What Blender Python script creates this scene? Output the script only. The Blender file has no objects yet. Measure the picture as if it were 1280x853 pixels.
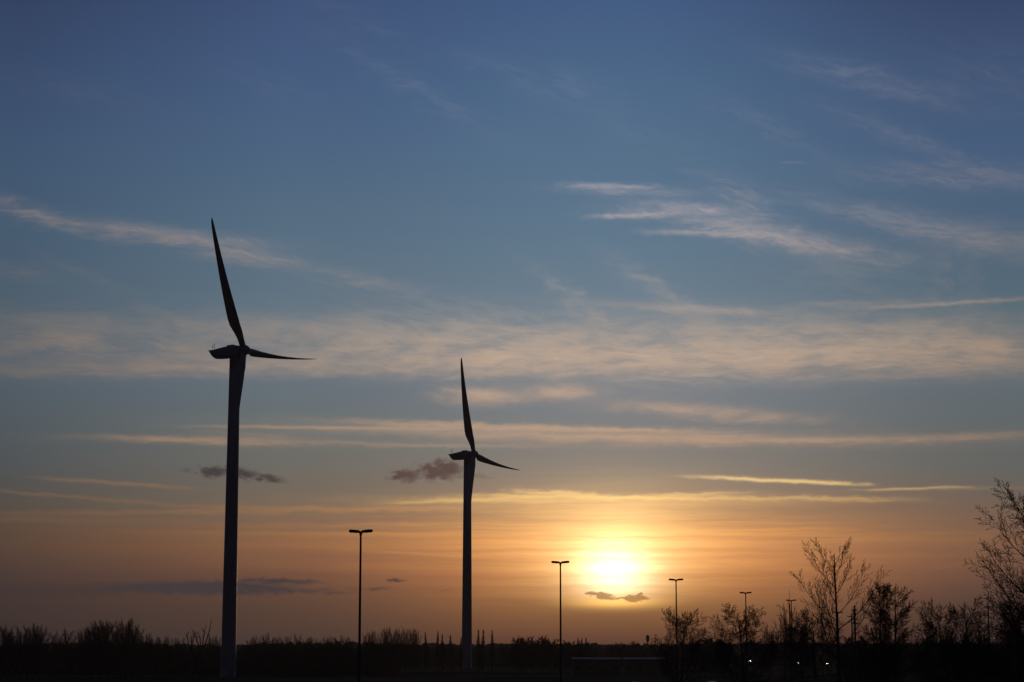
import bpy, bmesh, math, random
from mathutils import Vector, Matrix

# ------------------------------------------------------------------ camera
C = bpy.context.scene.collection
F = 2489.0                       # focal length in pixels of a 1280 wide frame (70 mm)
PITCH = math.radians(8.8)
EYE = 8.0
SP, CP = math.sin(PITCH), math.cos(PITCH)

cam = bpy.data.cameras.new('camera'); cam.lens = 70; cam.sensor_width = 36
cam.clip_start = 0.5; cam.clip_end = 20000
co = bpy.data.objects.new('camera', cam); C.objects.link(co)
co.location = (0, 0, EYE); co.rotation_euler = (math.pi/2 + PITCH, 0, 0)
bpy.context.scene.camera = co
vs = bpy.context.scene.view_settings
vs.view_transform = 'Standard'; vs.look = 'None'; vs.gamma = 1; vs.exposure = 0.0; vs.use_curve_mapping = False
bpy.context.scene.cycles.max_bounces = 3
bpy.context.scene.cycles.transparent_max_bounces = 8

def ray(px, py):
    cx, cy = (px-640)/F, (426.5-py)/F
    return Vector((cx, CP - cy*SP, SP + cy*CP))
def at(px, py, Y):
    """world point seen at a photo pixel, Y metres ahead"""
    d = ray(px, py); return Vector((0, 0, EYE)) + d*(Y/d.y)
def gx(px, Y):                    # x of a thing standing at pixel column px on the horizon
    return (px-640)/F*Y/1.012
def azel(px, py):
    d = ray(px, py).normalized()
    return math.degrees(math.atan2(d.x, d.y)), math.degrees(math.asin(d.z))

# ------------------------------------------------------------------ sky (world)
SUN_AZ, SUN_EL = azel(768, 716)
world = bpy.data.worlds.new('World'); bpy.context.scene.world = world
world.use_nodes = True
nt = world.node_tree; nt.nodes.clear()

class S:
    """thin wrapper round a shader socket holding one number"""
    def __init__(s, sock): s.s = sock
    def __add__(a, b): return M('ADD', a, b)
    __radd__ = __add__
    def __sub__(a, b): return M('SUBTRACT', a, b)
    def __rsub__(a, b): return M('SUBTRACT', b, a)
    def __mul__(a, b): return M('MULTIPLY', a, b)
    __rmul__ = __mul__
    def __truediv__(a, b): return M('DIVIDE', a, b)
def setin(inp, v):
    if isinstance(v, S): nt.links.new(v.s, inp)
    elif isinstance(v, bpy.types.NodeSocket): nt.links.new(v, inp)
    else: inp.default_value = v
def M(op, *a, clamp=False):
    n = nt.nodes.new('ShaderNodeMath'); n.operation = op; n.use_clamp = clamp
    for i, v in enumerate(a): setin(n.inputs[i], v)
    return S(n.outputs[0])
def sstep(v, lo, hi, a=0.0, b=1.0, kind='SMOOTHSTEP'):
    n = nt.nodes.new('ShaderNodeMapRange'); n.interpolation_type = kind
    setin(n.inputs[0], v)
    for i, q in ((1, lo), (2, hi), (3, a), (4, b)): setin(n.inputs[i], q)
    return S(n.outputs[0])
def xyz(x, y, z=0.0):
    n = nt.nodes.new('ShaderNodeCombineXYZ')
    setin(n.inputs[0], x); setin(n.inputs[1], y); setin(n.inputs[2], z); return n.outputs[0]
def noise(vec, scale=1.0, detail=5, rough=0.55, dist=0.0):
    n = nt.nodes.new('ShaderNodeTexNoise'); setin(n.inputs['Vector'], vec)
    n.inputs['Scale'].default_value = scale; n.inputs['Detail'].default_value = detail
    n.inputs['Roughness'].default_value = rough; n.inputs['Distortion'].default_value = dist
    return S(n.outputs['Fac'])
def lin(c):
    def f(v):
        v /= 255.0
        return v/12.92 if v <= 0.04045 else ((v+0.055)/1.055)**2.4
    return (f(c[0]), f(c[1]), f(c[2]), 1)
def ramp(fac, stops, interp='LINEAR'):
    n = nt.nodes.new('ShaderNodeValToRGB'); n.color_ramp.interpolation = interp
    e = n.color_ramp.elements
    stops = sorted(stops, key=lambda t: t[0])
    e[0].position = stops[0][0]; e[0].color = lin(stops[0][1])
    e[1].position = stops[-1][0]; e[1].color = lin(stops[-1][1])
    for p, c in stops[1:-1]:
        q = e.new(p); q.color = lin(c)
    setin(n.inputs[0], fac); return n.outputs[0]
def mix(fac, a, b, blend='MIX', clampf=True):
    n = nt.nodes.new('ShaderNodeMix'); n.data_type = 'RGBA'; n.blend_type = blend; n.clamp_factor = clampf
    setin(n.inputs[0], fac)
    for inp, v in ((n.inputs[6], a), (n.inputs[7], b)): setin(inp, v)
    return n.outputs[2]

tc = nt.nodes.new('ShaderNodeTexCoord')
sep = nt.nodes.new('ShaderNodeSeparateXYZ'); nt.links.new(tc.outputs['Generated'], sep.inputs[0])
dx, dy, dz = (S(sep.outputs[i]) for i in range(3))
az = M('ARCTAN2', dx, dy) * (180/math.pi)
el = M('ARCSINE', dz) * (180/math.pi)

# clear-sky colours by height: four bearings across the sunset, then the dusk side
ROWS = [0, 100, 200, 300, 400, 480, 540, 600, 640, 680, 720, 760, 800]
COLS = {
  0: [(46, 62, 93), (54, 74, 107), (60, 84, 113), (66, 90, 113), (75, 94, 109), (76, 92, 104), (76, 88, 96), (74, 80, 84), (80, 75, 69), (82, 65, 58), (64, 52, 52), (50, 44, 47), (42, 39, 43)],
  350: [(60, 82, 121), (66, 92, 129), (74, 101, 131), (84, 110, 131), (95, 116, 131), (96, 112, 124), (102, 111, 112), (107, 105, 98), (115, 100, 86), (130, 92, 71), (97, 69, 60), (72, 57, 53), (58, 50, 50)],
  770: [(64, 91, 131), (72, 103, 137), (82, 112, 140), (92, 120, 142), (107, 128, 143), (116, 128, 138), (122, 126, 128), (138, 129, 119), (150, 122, 98), (176, 122, 84), (154, 98, 66), (112, 77, 56), (80, 54, 46)],
  1280: [(50, 66, 99), (60, 82, 117), (66, 92, 125), (72, 98, 123), (83, 106, 119), (90, 106, 116), (92, 102, 106), (94, 98, 96), (110, 92, 82), (116, 86, 70), (94, 69, 62), (58, 48, 50), (42, 37, 42)],
}
def pos(e): return (e + 10.0)/110.0
efac = (el + 10.0)/110.0
def column(px):
    st = [(pos(azel(640, y)[1]), c) for y, c in zip(ROWS, COLS[px])]
    top = COLS[px][0]
    st += [(pos(-0.6), tuple(v*0.5 for v in COLS[px][-1])), (0.0, (6, 6, 8)),
           (pos(32), tuple(v*0.72 for v in top)), (1.0, tuple(v*0.45 for v in top))]
    return ramp(efac, st)
colr = [column(p) for p in (0, 350, 770, 1280)]
A = [azel(p, 700)[0] for p in (0, 350, 770, 1280)]
base = mix(sstep(az, A[0], A[1], kind='LINEAR'), colr[0], colr[1])
base = mix(sstep(az, A[1], A[2], kind='SMOOTHSTEP'), base, colr[2])
base = mix(sstep(az, A[2], A[3], kind='SMOOTHSTEP'), base, colr[3])
# the far side of the sky, away from the sunset, is in the earth's shadow
daz = M('ABSOLUTE', az - SUN_AZ)
east = ramp(efac, [(0, (4,4,5)), (pos(0), (13,13,18)), (pos(8), (17,18,28)), (pos(30), (22,25,40)), (1, (24,30,50))])
base = mix(sstep(daz, 17.0, 75.0), base, east)
# a share of the physical sky
nish = nt.nodes.new('ShaderNodeTexSky'); nish.sky_type = 'NISHITA'; nish.sun_disc = False
nish.sun_elevation = math.radians(SUN_EL); nish.sun_rotation = math.radians(SUN_AZ)
nish.dust_density = 1.5
nfade = sstep(daz, 30.0, 90.0, 0.0012, 0.0004)
base = mix(nfade, base, nish.outputs[0], 'ADD')

# shared noise fields; coordinates are degrees on the sky dome
wv = noise(xyz(az*0.22, el*0.5), 1.0, 3, 0.5)
wv2 = noise(xyz(az*0.9+40.0, el*1.6), 1.0, 3, 0.5)
eW = el + (wv-0.5)*1.1 + (wv2-0.5)*0.22
aW = az + (wv-0.5)*3.0
n_fib = noise(xyz(az*0.6, eW*4.2), 1.0, 8, 0.66)                       # level fibres
eT = el + az*0.20 + (wv-0.5)*1.2 + (wv2-0.5)*0.5
n_tilt = noise(xyz(az*0.8+9.0, eT*4.6), 1.0, 6, 0.62)                  # fibres falling to the right
n_soft = noise(xyz(aW*0.5+3.0, eW*1.5), 1.0, 7, 0.62)                  # soft banks
n_line = noise(xyz(az*0.11+7.0, el*4.2+(wv2-0.5)*0.5), 1.0, 6, 0.68)     # long level lines near the sun
n_puff = noise(xyz(az*2.2+5.0, el*3.4), 1.0, 5, 0.6)                   # little ragged clouds
NZ = {'fib': sstep(n_fib, 0.36, 0.68), 'tilt': sstep(n_tilt, 0.36, 0.66), 'soft': sstep(n_soft, 0.34, 0.66),
      'line': sstep(n_line, 0.36, 0.64), 'mix': sstep(n_fib*0.45+n_soft*0.55, 0.38, 0.60), 'none': 1.0,
      'crisp': sstep(n_line, 0.2, 0.45)}

PPD = 43.4
n_rag = noise(xyz(az*2.6+2.0, el*9.0+20.0), 1.0, 5, 0.65)
elS = el + (n_fib-0.5)*0.20 + (wv2-0.5)*0.16 + (n_rag-0.5)*0.16
azS = az + (n_puff-0.5)*1.6
elC = el + (n_rag-0.5)*0.06 + (wv2-0.5)*0.10
def local(cx, cy, a, b, ang, ws):
    """offset from a place on the dome, turned and scaled (half sizes a, b given in 1/43 degree)"""
    A0, E0 = azel(cx, cy)
    t = math.radians(ang); ct, st = math.cos(t), math.sin(t)
    ka, kb = PPD/a, PPD/b
    # u along the streak (falling to the right for positive ang), v across
    n1 = nt.nodes.new('ShaderNodeMath'); n1.operation = 'MULTIPLY_ADD'
    u = M('MULTIPLY_ADD', ws[0], ct*ka, M('MULTIPLY_ADD', ws[1], -st*ka, -(A0*ct - E0*st)*ka))
    v = M('MULTIPLY_ADD', ws[0], st*kb, M('MULTIPLY_ADD', ws[1], ct*kb, -(A0*st + E0*ct)*kb))
    nt.nodes.remove(n1)
    return u, v
def gauss(cx, cy, a, b, ang, flat=False, ws=None):
    u, v = local(cx, cy, a, b, ang, ws or (az, el))
    if flat: u2 = u*u; q = M('MULTIPLY_ADD', u2, u2, v*v)
    else: q = M('MULTIPLY_ADD', u, u, v*v)
    return M('EXPONENT', q*-1.0)
def total(streaks):
    acc = None
    for (cx, cy, a, b, ang, amp, nz, *lift) in streaks:
        g = gauss(cx, cy, a, b, ang, nz in ('flat', 'flatc'), (azS, elS) if b > 2.2 else (azS, elC))
        nz = {'flat': 'none', 'flatc': 'crisp'}.get(nz, nz)
        keep = lift[0] if lift else 0.12
        n = NZ[nz]
        m = g*amp if nz == 'none' else g*M('MULTIPLY_ADD', n, amp*(1-keep), amp*keep)
        # overlapping streaks veil one another
        acc = m if acc is None else M('SUBTRACT', acc + m, acc*m)
    return acc

HIGH = [   # px, py, half length, half width, fall to the right, amount, texture
 (45,266,80,9,16,0.72,'fib',.2), (110,283,90,7,8,0.52,'fib',.3), (190,292,130,9,4,0.97,'fib',.2), (225,300,70,9,12,0.59,'tilt',.3), (290,314,70,11,10,0.65,'tilt',.3), (335,326,75,7,4,0.45,'fib',.3),
 (455,350,70,9,8,0.42,'fib'), (480,365,110,10,10,0.16,'tilt'), (15,338,60,9,6,0.36,'fib'), (130,355,90,8,24,0.18,'tilt'),
 (765,233,60,3.2,2,0.72,'flat'), (790,240,75,6,3,0.59,'fib',.3), (790,269,52,3,-1,0.78,'flat'), (850,264,70,9,2,0.81,'tilt',.3), (885,262,70,7,8,0.52,'fib'),
 (935,287,80,12,10,0.97,'fib',.25), (890,292,75,3.2,3,0.72,'flatc'), (975,298,75,10,12,0.78,'tilt',.3), (1040,314,80,13,9,0.55,'tilt',.35), (1080,322,70,18,8,0.29,'soft'), (925,246,55,14,30,0.36,'tilt'),
 (1130,278,130,13,15,0.42,'tilt',.35), (1240,300,110,20,12,0.52,'soft',.3), (1080,98,100,16,16,0.52,'tilt',.3), (1140,115,60,8,20,0.26,'tilt',.4), (1120,168,95,11,24,0.36,'tilt',.3),
 (1200,220,120,15,5,0.44,'tilt',.3), (1240,95,90,40,10,0.21,'tilt'), (945,150,70,13,25,0.26,'tilt'), (700,102,70,22,15,0.23,'tilt'),
 (993,203,13,1.6,3,0.22,'none'), (510,105,110,14,28,0.29,'tilt'), (440,20,80,13,25,0.18,'tilt'), (110,118,80,15,10,0.18,'tilt'),
 (610,85,50,10,25,0.21,'tilt'), (330,105,60,16,15,0.17,'tilt'), (760,150,120,22,20,0.09,'tilt')]
BAND = [
 (604,496,46,9,0,.97,'fib',.95), (590,490,30,5,4,.7,'fib',.6), (701,490,38,8,-2,.97,'fib',.95), (690,494,26,5,-4,.5,'fib',.6),
 (980,418,360,20,1,.45,'mix',.35), (700,425,260,16,2,.40,'mix',.3), (1210,432,130,16,0,.50,'mix',.25), (700,448,120,9,1,.45,'fib',.5), (960,452,160,8,0,.4,'fib',.4), (1130,440,90,9,0,.4,'fib',.4),
 (150,405,200,12,3,.34,'mix',.3), (60,440,140,14,0,.34,'mix',.25), (420,415,120,12,4,.30,'tilt',.3), (560,408,120,14,6,.30,'tilt',.3),
 (930,442,420,24,1,0.90,'mix',.25), (1170,452,230,15,1,0.56,'fib',.4), (760,458,240,18,2,0.62,'mix',.25), (560,445,210,22,2,0.58,'mix',.25),
 (240,461,300,11,-2,0.67,'fib',.45), (110,425,230,15,4,0.54,'mix',.3), (330,405,220,16,2,0.27,'mix'), (470,425,180,32,4,0.27,'soft'), (640,465,420,8,1,0.34,'fib',.5),
 (712,368,55,8,36,0.47,'tilt',.35), (738,396,30,9,30,0.28,'tilt',.4), (820,360,62,11,34,0.47,'tilt',.35), (850,385,110,5,4,0.62,'fib',.5), (905,390,60,5,2,0.45,'fib',.5),
 (1060,380,100,4,-1,0.47,'fib',.4), (1190,379,100,2.8,-1,0.69,'flat'), (1175,345,12,40,6,0.18,'tilt',.4), (1215,350,12,40,6,0.13,'tilt',.4),
 (1050,345,80,26,10,0.18,'tilt'), (640,400,160,22,5,0.25,'tilt'), (1000,412,300,30,2,0.34,'mix',.3), (1240,430,160,30,3,0.34,'soft',.3),
 
 (845,509,75,6,3,0.62,'fib',.4), (905,518,100,7,4,0.84,'fib',.35), (780,500,110,14,6,0.16,'soft'),
 (770,545,330,9,1.5,0.67,'line',.4), (1000,551,330,5,0,0.45,'fib',.4), (660,535,230,4,2,0.67,'flatc',.5), (730,546,170,4,1,0.50,'crisp'), (1130,548,200,4,-1,0.34,'fib',.4),
 (195,549,85,4,0,0.69,'fib',.5), (270,552,110,4,1,0.62,'fib',.5), (330,546,90,5,3,0.34,'fib',.3), (430,535,180,2.2,0,0.56,'flatc'), (520,556,160,2.5,1,0.34,'crisp'),
 (145,604,90,2.2,3,0.38,'flatc'), (100,622,170,2.5,4,0.31,'crisp'),
 (300,640,330,3,-1,0.45,'crisp'), (415,636,150,2.8,0,0.54,'flatc'), (60,650,190,4,0,0.27,'crisp')]
LOW = [
 (965,600,92,2.15,3.0,.95,'flat'), (1030,603.5,48,1.8,4.0,.75,'flat'), (1150,610.5,62,1.4,-0.8,.60,'flat'), (1200,611,120,1.6,0,.15,'none'),
 (745,622,150,2.8,1.0,.80,'flatc',.6), (700,617,60,3.0,3,.75,'flatc',.6), (830,620,100,2.5,-2,.5,'flatc'), (650,626,130,4,0,.5,'crisp'), (575,626,100,2.0,-2.5,.50,'flatc'), (1000,624,130,3,1.2,.50,'flatc',.5),
 (720,630,260,9,0,.35,'line',.4), (560,660,300,5,0,.30,'line'), (480,668,240,2,0,.35,'crisp'), (560,695,110,1.6,3,.40,'none'),
 (770,672,280,30,0,.42,'line',.3), (900,658,260,10,3,.30,'line'), (920,702,90,4,6,.34,'crisp'), (640,676,110,2,2,.30,'crisp'),
 (300,668,420,7,0,.26,'line'), (200,684,340,8,0,.25,'line'), (380,704,330,8,0,.22,'line'), (1080,668,260,8,2,.30,'line'), (1090,700,220,9,2,.18,'line')]

cfac = ramp(efac, [(pos(azel(640,y)[1]), c) for y, c in
   [(0,(108,122,150)),(150,(122,130,150)),(260,(166,160,164)),(340,(158,150,148)),(400,(172,158,146)),(445,(190,166,146)),(495,(184,158,138)),
    (545,(198,163,134)),(600,(196,152,108)),(640,(176,130,90)),(690,(165,108,72)),(800,(120,80,60))]])
dimn = sstep(M('ABSOLUTE', az - (SUN_AZ-0.5)), 1.0, 19.0, 1.06, 0.55, 'SMOOTHSTEP')
cloudcol = mix(1.0, cfac, xyz(dimn, dimn, dimn), 'MULTIPLY')
n_fine = noise(xyz(az*1.5+13.0, eT*9.0), 1.0, 8, 0.75)
n_fin2 = noise(xyz(az*0.9+31.0, (el+az*0.05)*6.0+(wv2-0.5)*1.5), 1.0, 8, 0.75)
col = mix(total(HIGH)*sstep(n_fine, 0.30, 0.68, 0.68, 1.18), base, cloudcol)
col = mix(total(BAND)*sstep(n_fin2, 0.30, 0.68, 0.82, 1.12), col, cloudcol)
lowfac = ramp(efac, [(pos(azel(640,y)[1]), c) for y, c in
   [(560,(225,190,140)),(600,(250,214,150)),(622,(252,206,132)),(660,(228,160,88)),(700,(206,138,78)),(760,(170,105,60))]])
diml = sstep(M('ABSOLUTE', az - SUN_AZ), 1.5, 15.0, 1.0, 0.30, 'LINEAR')
diml = sstep(M('ABSOLUTE', az - SUN_AZ), 1.5, 17.0, 1.0, 0.26, 'SMOOTHSTEP')
lowcol = mix(1.0, lowfac, xyz(diml, diml, diml), 'MULTIPLY')
col = mix(total(LOW), col, lowcol)

# the sun behind thin cloud: light spread round it, cut by level veils
streaky = M('MULTIPLY_ADD', NZ['line'], 0.32, 0.78)
def glow(acc, cx, cy, a, b, k, c, tex=True):
    g = gauss(cx, cy, a, b, 0)*k
    if tex: g = g*streaky
    cc = lin(c)
    add = mix(1.0, xyz(g, g, g), (cc[0], cc[1], cc[2], 1), 'MULTIPLY')
    return mix(1.0, acc, add, 'ADD')
col = glow(col, 785, 692, 285, 58, .27, (255,160,78))
col = glow(col, 768, 686, 170, 56, .36, (255,184,92))
col = glow(col, 768, 688, 104, 62, .50, (255,216,136))
col = glow(col, 768, 700, 62, 46, .60, (255,232,168))
col = glow(col, 768, 714, 40, 29, 1.45, (255,245,206))
# haze layer that swallows the lower edge of the glow
hz = sstep(el + (n_line-0.5)*0.35, azel(640,765)[1], azel(640,730)[1], 0.0, 1.0)
hazecol = ramp(efac, [(pos(azel(640,y)[1]), c) for y, c in [(700,(196,134,74)),(745,(160,106,62)),(770,(136,90,56)),(790,(112,72,52)),(808,(88,58,47))]])
hw = M('MULTIPLY', M('SUBTRACT', 1.0, hz), gauss(768, 770, 190, 90, 0)*0.85)
col = mix(hw, col, hazecol)
col = glow(col, 770, 753, 52, 7, .95, (255,196,90), False)

# small dark clouds
n_d = noise(xyz(az*3.2+5.0, el*5.5+3.0), 1.0, 6, 0.65)
n_d2 = noise(xyz(az*3.0+25.0, el*5.0+13.0), 1.0, 6, 0.65)
azD = az + (n_d-0.5)*0.9; elD = el + (n_d2-0.5)*0.32
def darks(lst, thr=0.30, soft=0.24, rag=0.9):
    acc = None
    for (cx, cy, a, b, ang, amp) in lst:
        g = gauss(cx, cy, a, b, ang, False, (azD, elD))*amp
        acc = g if acc is None else M('MAXIMUM', acc, g)
    v = acc + (n_d-0.5)*rag*M('MINIMUM', acc*2.2, 1.0)
    return sstep(v, thr, thr+soft)
d1 = darks([(267,590,20,9,0,.9), (300,592,34,9,8,.85), (335,598,28,7,10,.75), (236,588,9,4,0,.40)], .22, .62, 1.3)
col = mix(d1*0.97, col, lin((70,62,63)))
d2 = darks([(507,595,22,10,0,.9), (533,588,20,9,-30,.55), (552,588,34,15,-4,.95), (575,594,40,7,0,.55), (603,597,26,5,4,.45), (520,583,16,7,-20,.5)], .22, .62, 1.4)
col = mix(d2*0.97, col, lin((94,73,69)))
d3 = darks([(250,735,150,11,0,.95), (345,727,72,5,1,.8), (330,738,110,7,0,.75), (150,729,60,3,0,.6), (460,736,42,3,0,.6), (410,741,70,3,0,.5), (495,725,15,2.6,0,.8), (560,738,18,2,0,.4)], .22, .65, .9)
col = mix(d3*0.97, col, lin((64,57,60)))
d5 = darks([(70,738,150,12,0,.8)], .2, .6, .5)
col = mix(d5*0.3, col, lin((50,46,50)))
d4 = darks([(749,744,19,5,5,.95), (758,747,16,3.4,0,.8), (774,748.5,22,2.4,0,.7), (796,748,20,4.4,0,.95), (797,743.5,8,5,0,.85)], .36, .34, 0.8)
col = mix(d4*0.80, col, lin((164,116,72)))

bgn = nt.nodes.new('ShaderNodeBackground'); out = nt.nodes.new('ShaderNodeOutputWorld')
nt.links.new(col, bgn.inputs['Color']); bgn.inputs['Strength'].default_value = 1.0
nt.links.new(bgn.outputs[0], out.inputs['Surface'])

# ------------------------------------------------------------------ sun, already behind cloud and haze
sl = bpy.data.lights.new('sun', 'SUN'); sl.energy = 0.2; sl.angle = math.radians(1.5); sl.color = (1.0, 0.62, 0.32)
so = bpy.data.objects.new('sun', sl); C.objects.link(so)
sd = Vector((math.sin(math.radians(SUN_AZ))*math.cos(math.radians(SUN_EL)), math.cos(math.radians(SUN_AZ))*math.cos(math.radians(SUN_EL)), math.sin(math.radians(SUN_EL))))
so.rotation_euler = sd.to_track_quat('Z', 'Y').to_euler()
so.location = (0, 0, 200)

# ------------------------------------------------------------------ materials
def mat(name, c, rough=0.8, var=0.25, scale=3.0, metal=0.0, bump=0.0, coords='Object', c2=None, spec=0.5):
    m = bpy.data.materials.new(name); m.use_nodes = True
    t = m.node_tree; b = t.nodes['Principled BSDF']; b.inputs['Specular IOR Level'].default_value = spec
    b.inputs['Roughness'].default_value = rough; b.inputs['Metallic'].default_value = metal
    tcn = t.nodes.new('ShaderNodeTexCoord'); nz = t.nodes.new('ShaderNodeTexNoise')
    nz.inputs['Scale'].default_value = scale; nz.inputs['Detail'].default_value = 6
    t.links.new(tcn.outputs[coords], nz.inputs['Vector'])
    r = t.nodes.new('ShaderNodeValToRGB')
    c2 = c2 or tuple(v*(1-var) for v in c)
    r.color_ramp.elements[0].position = .3; r.color_ramp.elements[1].position = .7
    r.color_ramp.elements[0].color = (*c2, 1); r.color_ramp.elements[1].color = (*[min(1, v*(1+var*.4)) for v in c], 1)
    t.links.new(nz.outputs[0], r.inputs[0]); t.links.new(r.outputs[0], b.inputs['Base Color'])
    if bump:
        bp = t.nodes.new('ShaderNodeBump'); bp.inputs['Strength'].default_value = bump
        t.links.new(nz.outputs[0], bp.inputs['Height']); t.links.new(bp.outputs[0], b.inputs['Normal'])
    return m
def emit(name, c, s):
    m = bpy.data.materials.new(name); m.use_nodes = True
    b = m.node_tree.nodes['Principled BSDF']
    b.inputs['Base Color'].default_value = (*c, 1); b.inputs['Emission Color'].default_value = (*c, 1)
    b.inputs['Emission Strength'].default_value = s; m.cycles.emission_sampling = 'NONE'; return m
MT = dict(
    grass=mat('grass', (.11,.095,.06), 1.0, .5, .012, c2=(.025,.028,.016), spec=0),
    asphalt=mat('asphalt', (.022,.022,.023), 1.0, .3, .4, spec=0),
    kerb=mat('kerb_stone', (.045,.045,.043), 1.0, .3, 2, spec=0),
    line=mat('road_paint', (.10,.10,.095), 1.0, .5, 1, spec=0),
    turbine=mat('turbine_paint', (.26,.29,.35), .45, .08, .3),
    blade=mat('blade_paint', (.28,.29,.31), .45, .08, .3),
    steel=mat('galvanised_steel', (.05,.05,.052), .9, .2, 2, spec=.1),
    dark=mat('dark_steel', (.05,.05,.052), .75, .2, 2),
    bark=mat('bark', (.045,.036,.028), .9, .4, 6, bump=.3),
    twig=mat('twig_bark', (.040,.030,.024), .9, .4, 3),
    ever=mat('ivy_leaves', (.022,.032,.014), .8, .4, 4),
    wood=mat('pole_wood', (.06,.045,.03), .9, .3, 5),
    roof=mat('pale_roof_sheet', (.45,.46,.45), .7, .15, 2),
    wall=mat('shed_wall', (.07,.075,.08), .8, .2, 2),
    car_dark=mat('dark_car_paint', (.02,.022,.028), .3, .1, 1),
    car_silver=mat('silver_car_paint', (.45,.46,.48), .25, .1, 1, metal=.6),
    glass=mat('car_glass', (.02,.022,.025), .08, .1, 1),
    tyre=mat('tyre_rubber', (.015,.015,.015), .9, .2, 8),
    rim=mat('wheel_rim', (.3,.3,.31), .4, .1, 4, metal=.7),
    lamp_on=emit('headlight_lit', (1.0,.95,.86), 22),
    lamp_off=mat('headlight_lens', (.3,.3,.3), .2, .1, 3),
    tail=mat('tail_light_lens', (.25,.02,.02), .3, .1, 3),
)

# ------------------------------------------------------------------ mesh helpers
class MB:
    def __init__(s): s.v = []; s.f = []
    def ring(s, c, u, w, ru, rw, n):
        i0 = len(s.v)
        for k in range(n):
            t = 2*math.pi*k/n; s.v.append(c + u*(ru*math.cos(t)) + w*(rw*math.sin(t)))
        return i0
    def join(s, a, b, n):
        for k in range(n): s.f.append((a+k, a+(k+1) % n, b+(k+1) % n, b+k))
    def twig(s, pts, rad):
        """a thin three-sided twig in one frame"""
        d = pts[-1]-pts[0]; u = d.orthogonal().normalized(); w = d.cross(u).normalized()
        i0 = len(s.v); v = s.v; f = s.f
        u1 = u*-.5 + w*.866; u2 = u*-.5 - w*.866
        for p, r in zip(pts, rad): v.append(p+u*r); v.append(p+u1*r); v.append(p+u2*r)
        for k in range(i0, len(v)-3, 3): f.append((k,k+1,k+4,k+3)); f.append((k+1,k+2,k+5,k+4)); f.append((k+2,k,k+3,k+5))
    def tube(s, pts, rad, n=6, cap=True):
        prev = None; up = None
        for i, p in enumerate(pts):
            d = (pts[min(i+1, len(pts)-1)] - pts[max(i-1, 0)])
            if d.length < 1e-9: d = Vector((0,0,1))
            d.normalize()
            if up is None: up = Vector((1,0,0)) if abs(d.x) < .8 else Vector((0,1,0))
            w = d.cross(up).normalized(); u = w.cross(d).normalized(); up = u
            r = s.ring(p, u, w, rad[i], rad[i], n)
            if prev is None and cap: s.f.append(tuple(range(r, r+n)))
            if prev is not None: s.join(prev, r, n)
            prev = r
        if cap: s.f.append(tuple(reversed(range(prev, prev+n))))
    def loops(s, secs, cap=True):
        """secs: list of lists of points of equal count"""
        n = len(secs[0]); prev = None
        for sec in secs:
            r = len(s.v); s.v.extend(sec)
            if prev is None and cap: s.f.append(tuple(range(r, r+n)))
            if prev is not None: s.join(prev, r, n)
            prev = r
        if cap: s.f.append(tuple(reversed(range(prev, prev+n))))
    def box(s, c, sx, sy, sz, bev=0.0, axes=None):
        ax = axes or (Vector((1,0,0)), Vector((0,1,0)), Vector((0,0,1)))
        hx, hy, hz = sx/2, sy/2, sz/2
        if bev <= 0:
            pr = lambda z, q: [c + ax[0]*(x*(hx-q)) + ax[1]*(y*(hy-q)) + ax[2]*z for x, y in ((-1,-1),(1,-1),(1,1),(-1,1))]
            s.loops([pr(-hz, 0), pr(hz, 0)])
        else:
            def pr(z, q):
                r = []
                for x, y in ((-1,-1),(1,-1),(1,1),(-1,1)):
                    a = (x*(hx-q-bev), y*(hy-q)); b = (x*(hx-q), y*(hy-q-bev))
                    pair = (b, a) if x*y > 0 else (a, b)
                    for g in pair: r.append(c + ax[0]*g[0] + ax[1]*g[1] + ax[2]*z)
                return r
            s.loops([pr(-hz, bev*.7), pr(-hz+bev, 0), pr(hz-bev, 0), pr(hz, bev*.7)])
    def mesh(s, name, m, smooth=False):
        me = bpy.data.meshes.new(name); me.from_pydata([tuple(p) for p in s.v], [], s.f)
        me.materials.append(m)
        if smooth:
            for p in me.polygons: p.use_smooth = True
        me.update(); return me
    def build(s, name, m, parent=None, smooth=False):
        o = bpy.data.objects.new(name, s.mesh(name, m, smooth)); C.objects.link(o)
        if parent: o.parent = parent
        return o
def tag(o, label=None, cat=None, group=None, kind=None):
    for k, v in (('label', label), ('category', cat), ('group', group), ('kind', kind)):
        if v: o[k] = v
    return o
def empty(name, loc=(0,0,0), rz=0.0):
    o = bpy.data.objects.new(name, None); C.objects.link(o); o.location = loc; o.rotation_euler = (0, 0, rz)
    o.empty_display_size = 1; return o
KIDS = {}
def kids(o):
    return [c for c in bpy.data.objects if c.parent == o]
def copy_tree(o, parent=None):
    c = o.copy(); C.objects.link(c)
    if parent: c.parent = parent
    for k in kids(o): copy_tree(k, c)
    return c
X, Yv, Z = Vector((1,0,0)), Vector((0,1,0)), Vector((0,0,1))

# ------------------------------------------------------------------ ground and roads
random.seed(4)
g = MB()
import mathutils
def hgt(x, y):
    return 0.25*mathutils.noise.noise(Vector((x*.004, y*.004, 2))) + .05*mathutils.noise.noise(Vector((x*.03, y*.03, 5))) - .4
xs = [-1600,-1300] + [i*50 for i in range(-20, 21)] + [1300,1600]
ys = [-800,-500,-200] + [i*40 for i in range(0, 46)] + [2100,2350,2600]
for y in ys:
    for x in xs:
        g.v.append(Vector((x, y, hgt(x, y) if abs(x) < 1500 and -300 < y < 2000 else -.4)))
for j in range(len(ys)-1):
    for i in range(len(xs)-1):
        a = j*len(xs)+i; g.f.append((a, a+1, a+1+len(xs), a+len(xs)))
tag(g.build('ground', MT['grass'], smooth=True), kind='structure')

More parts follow.
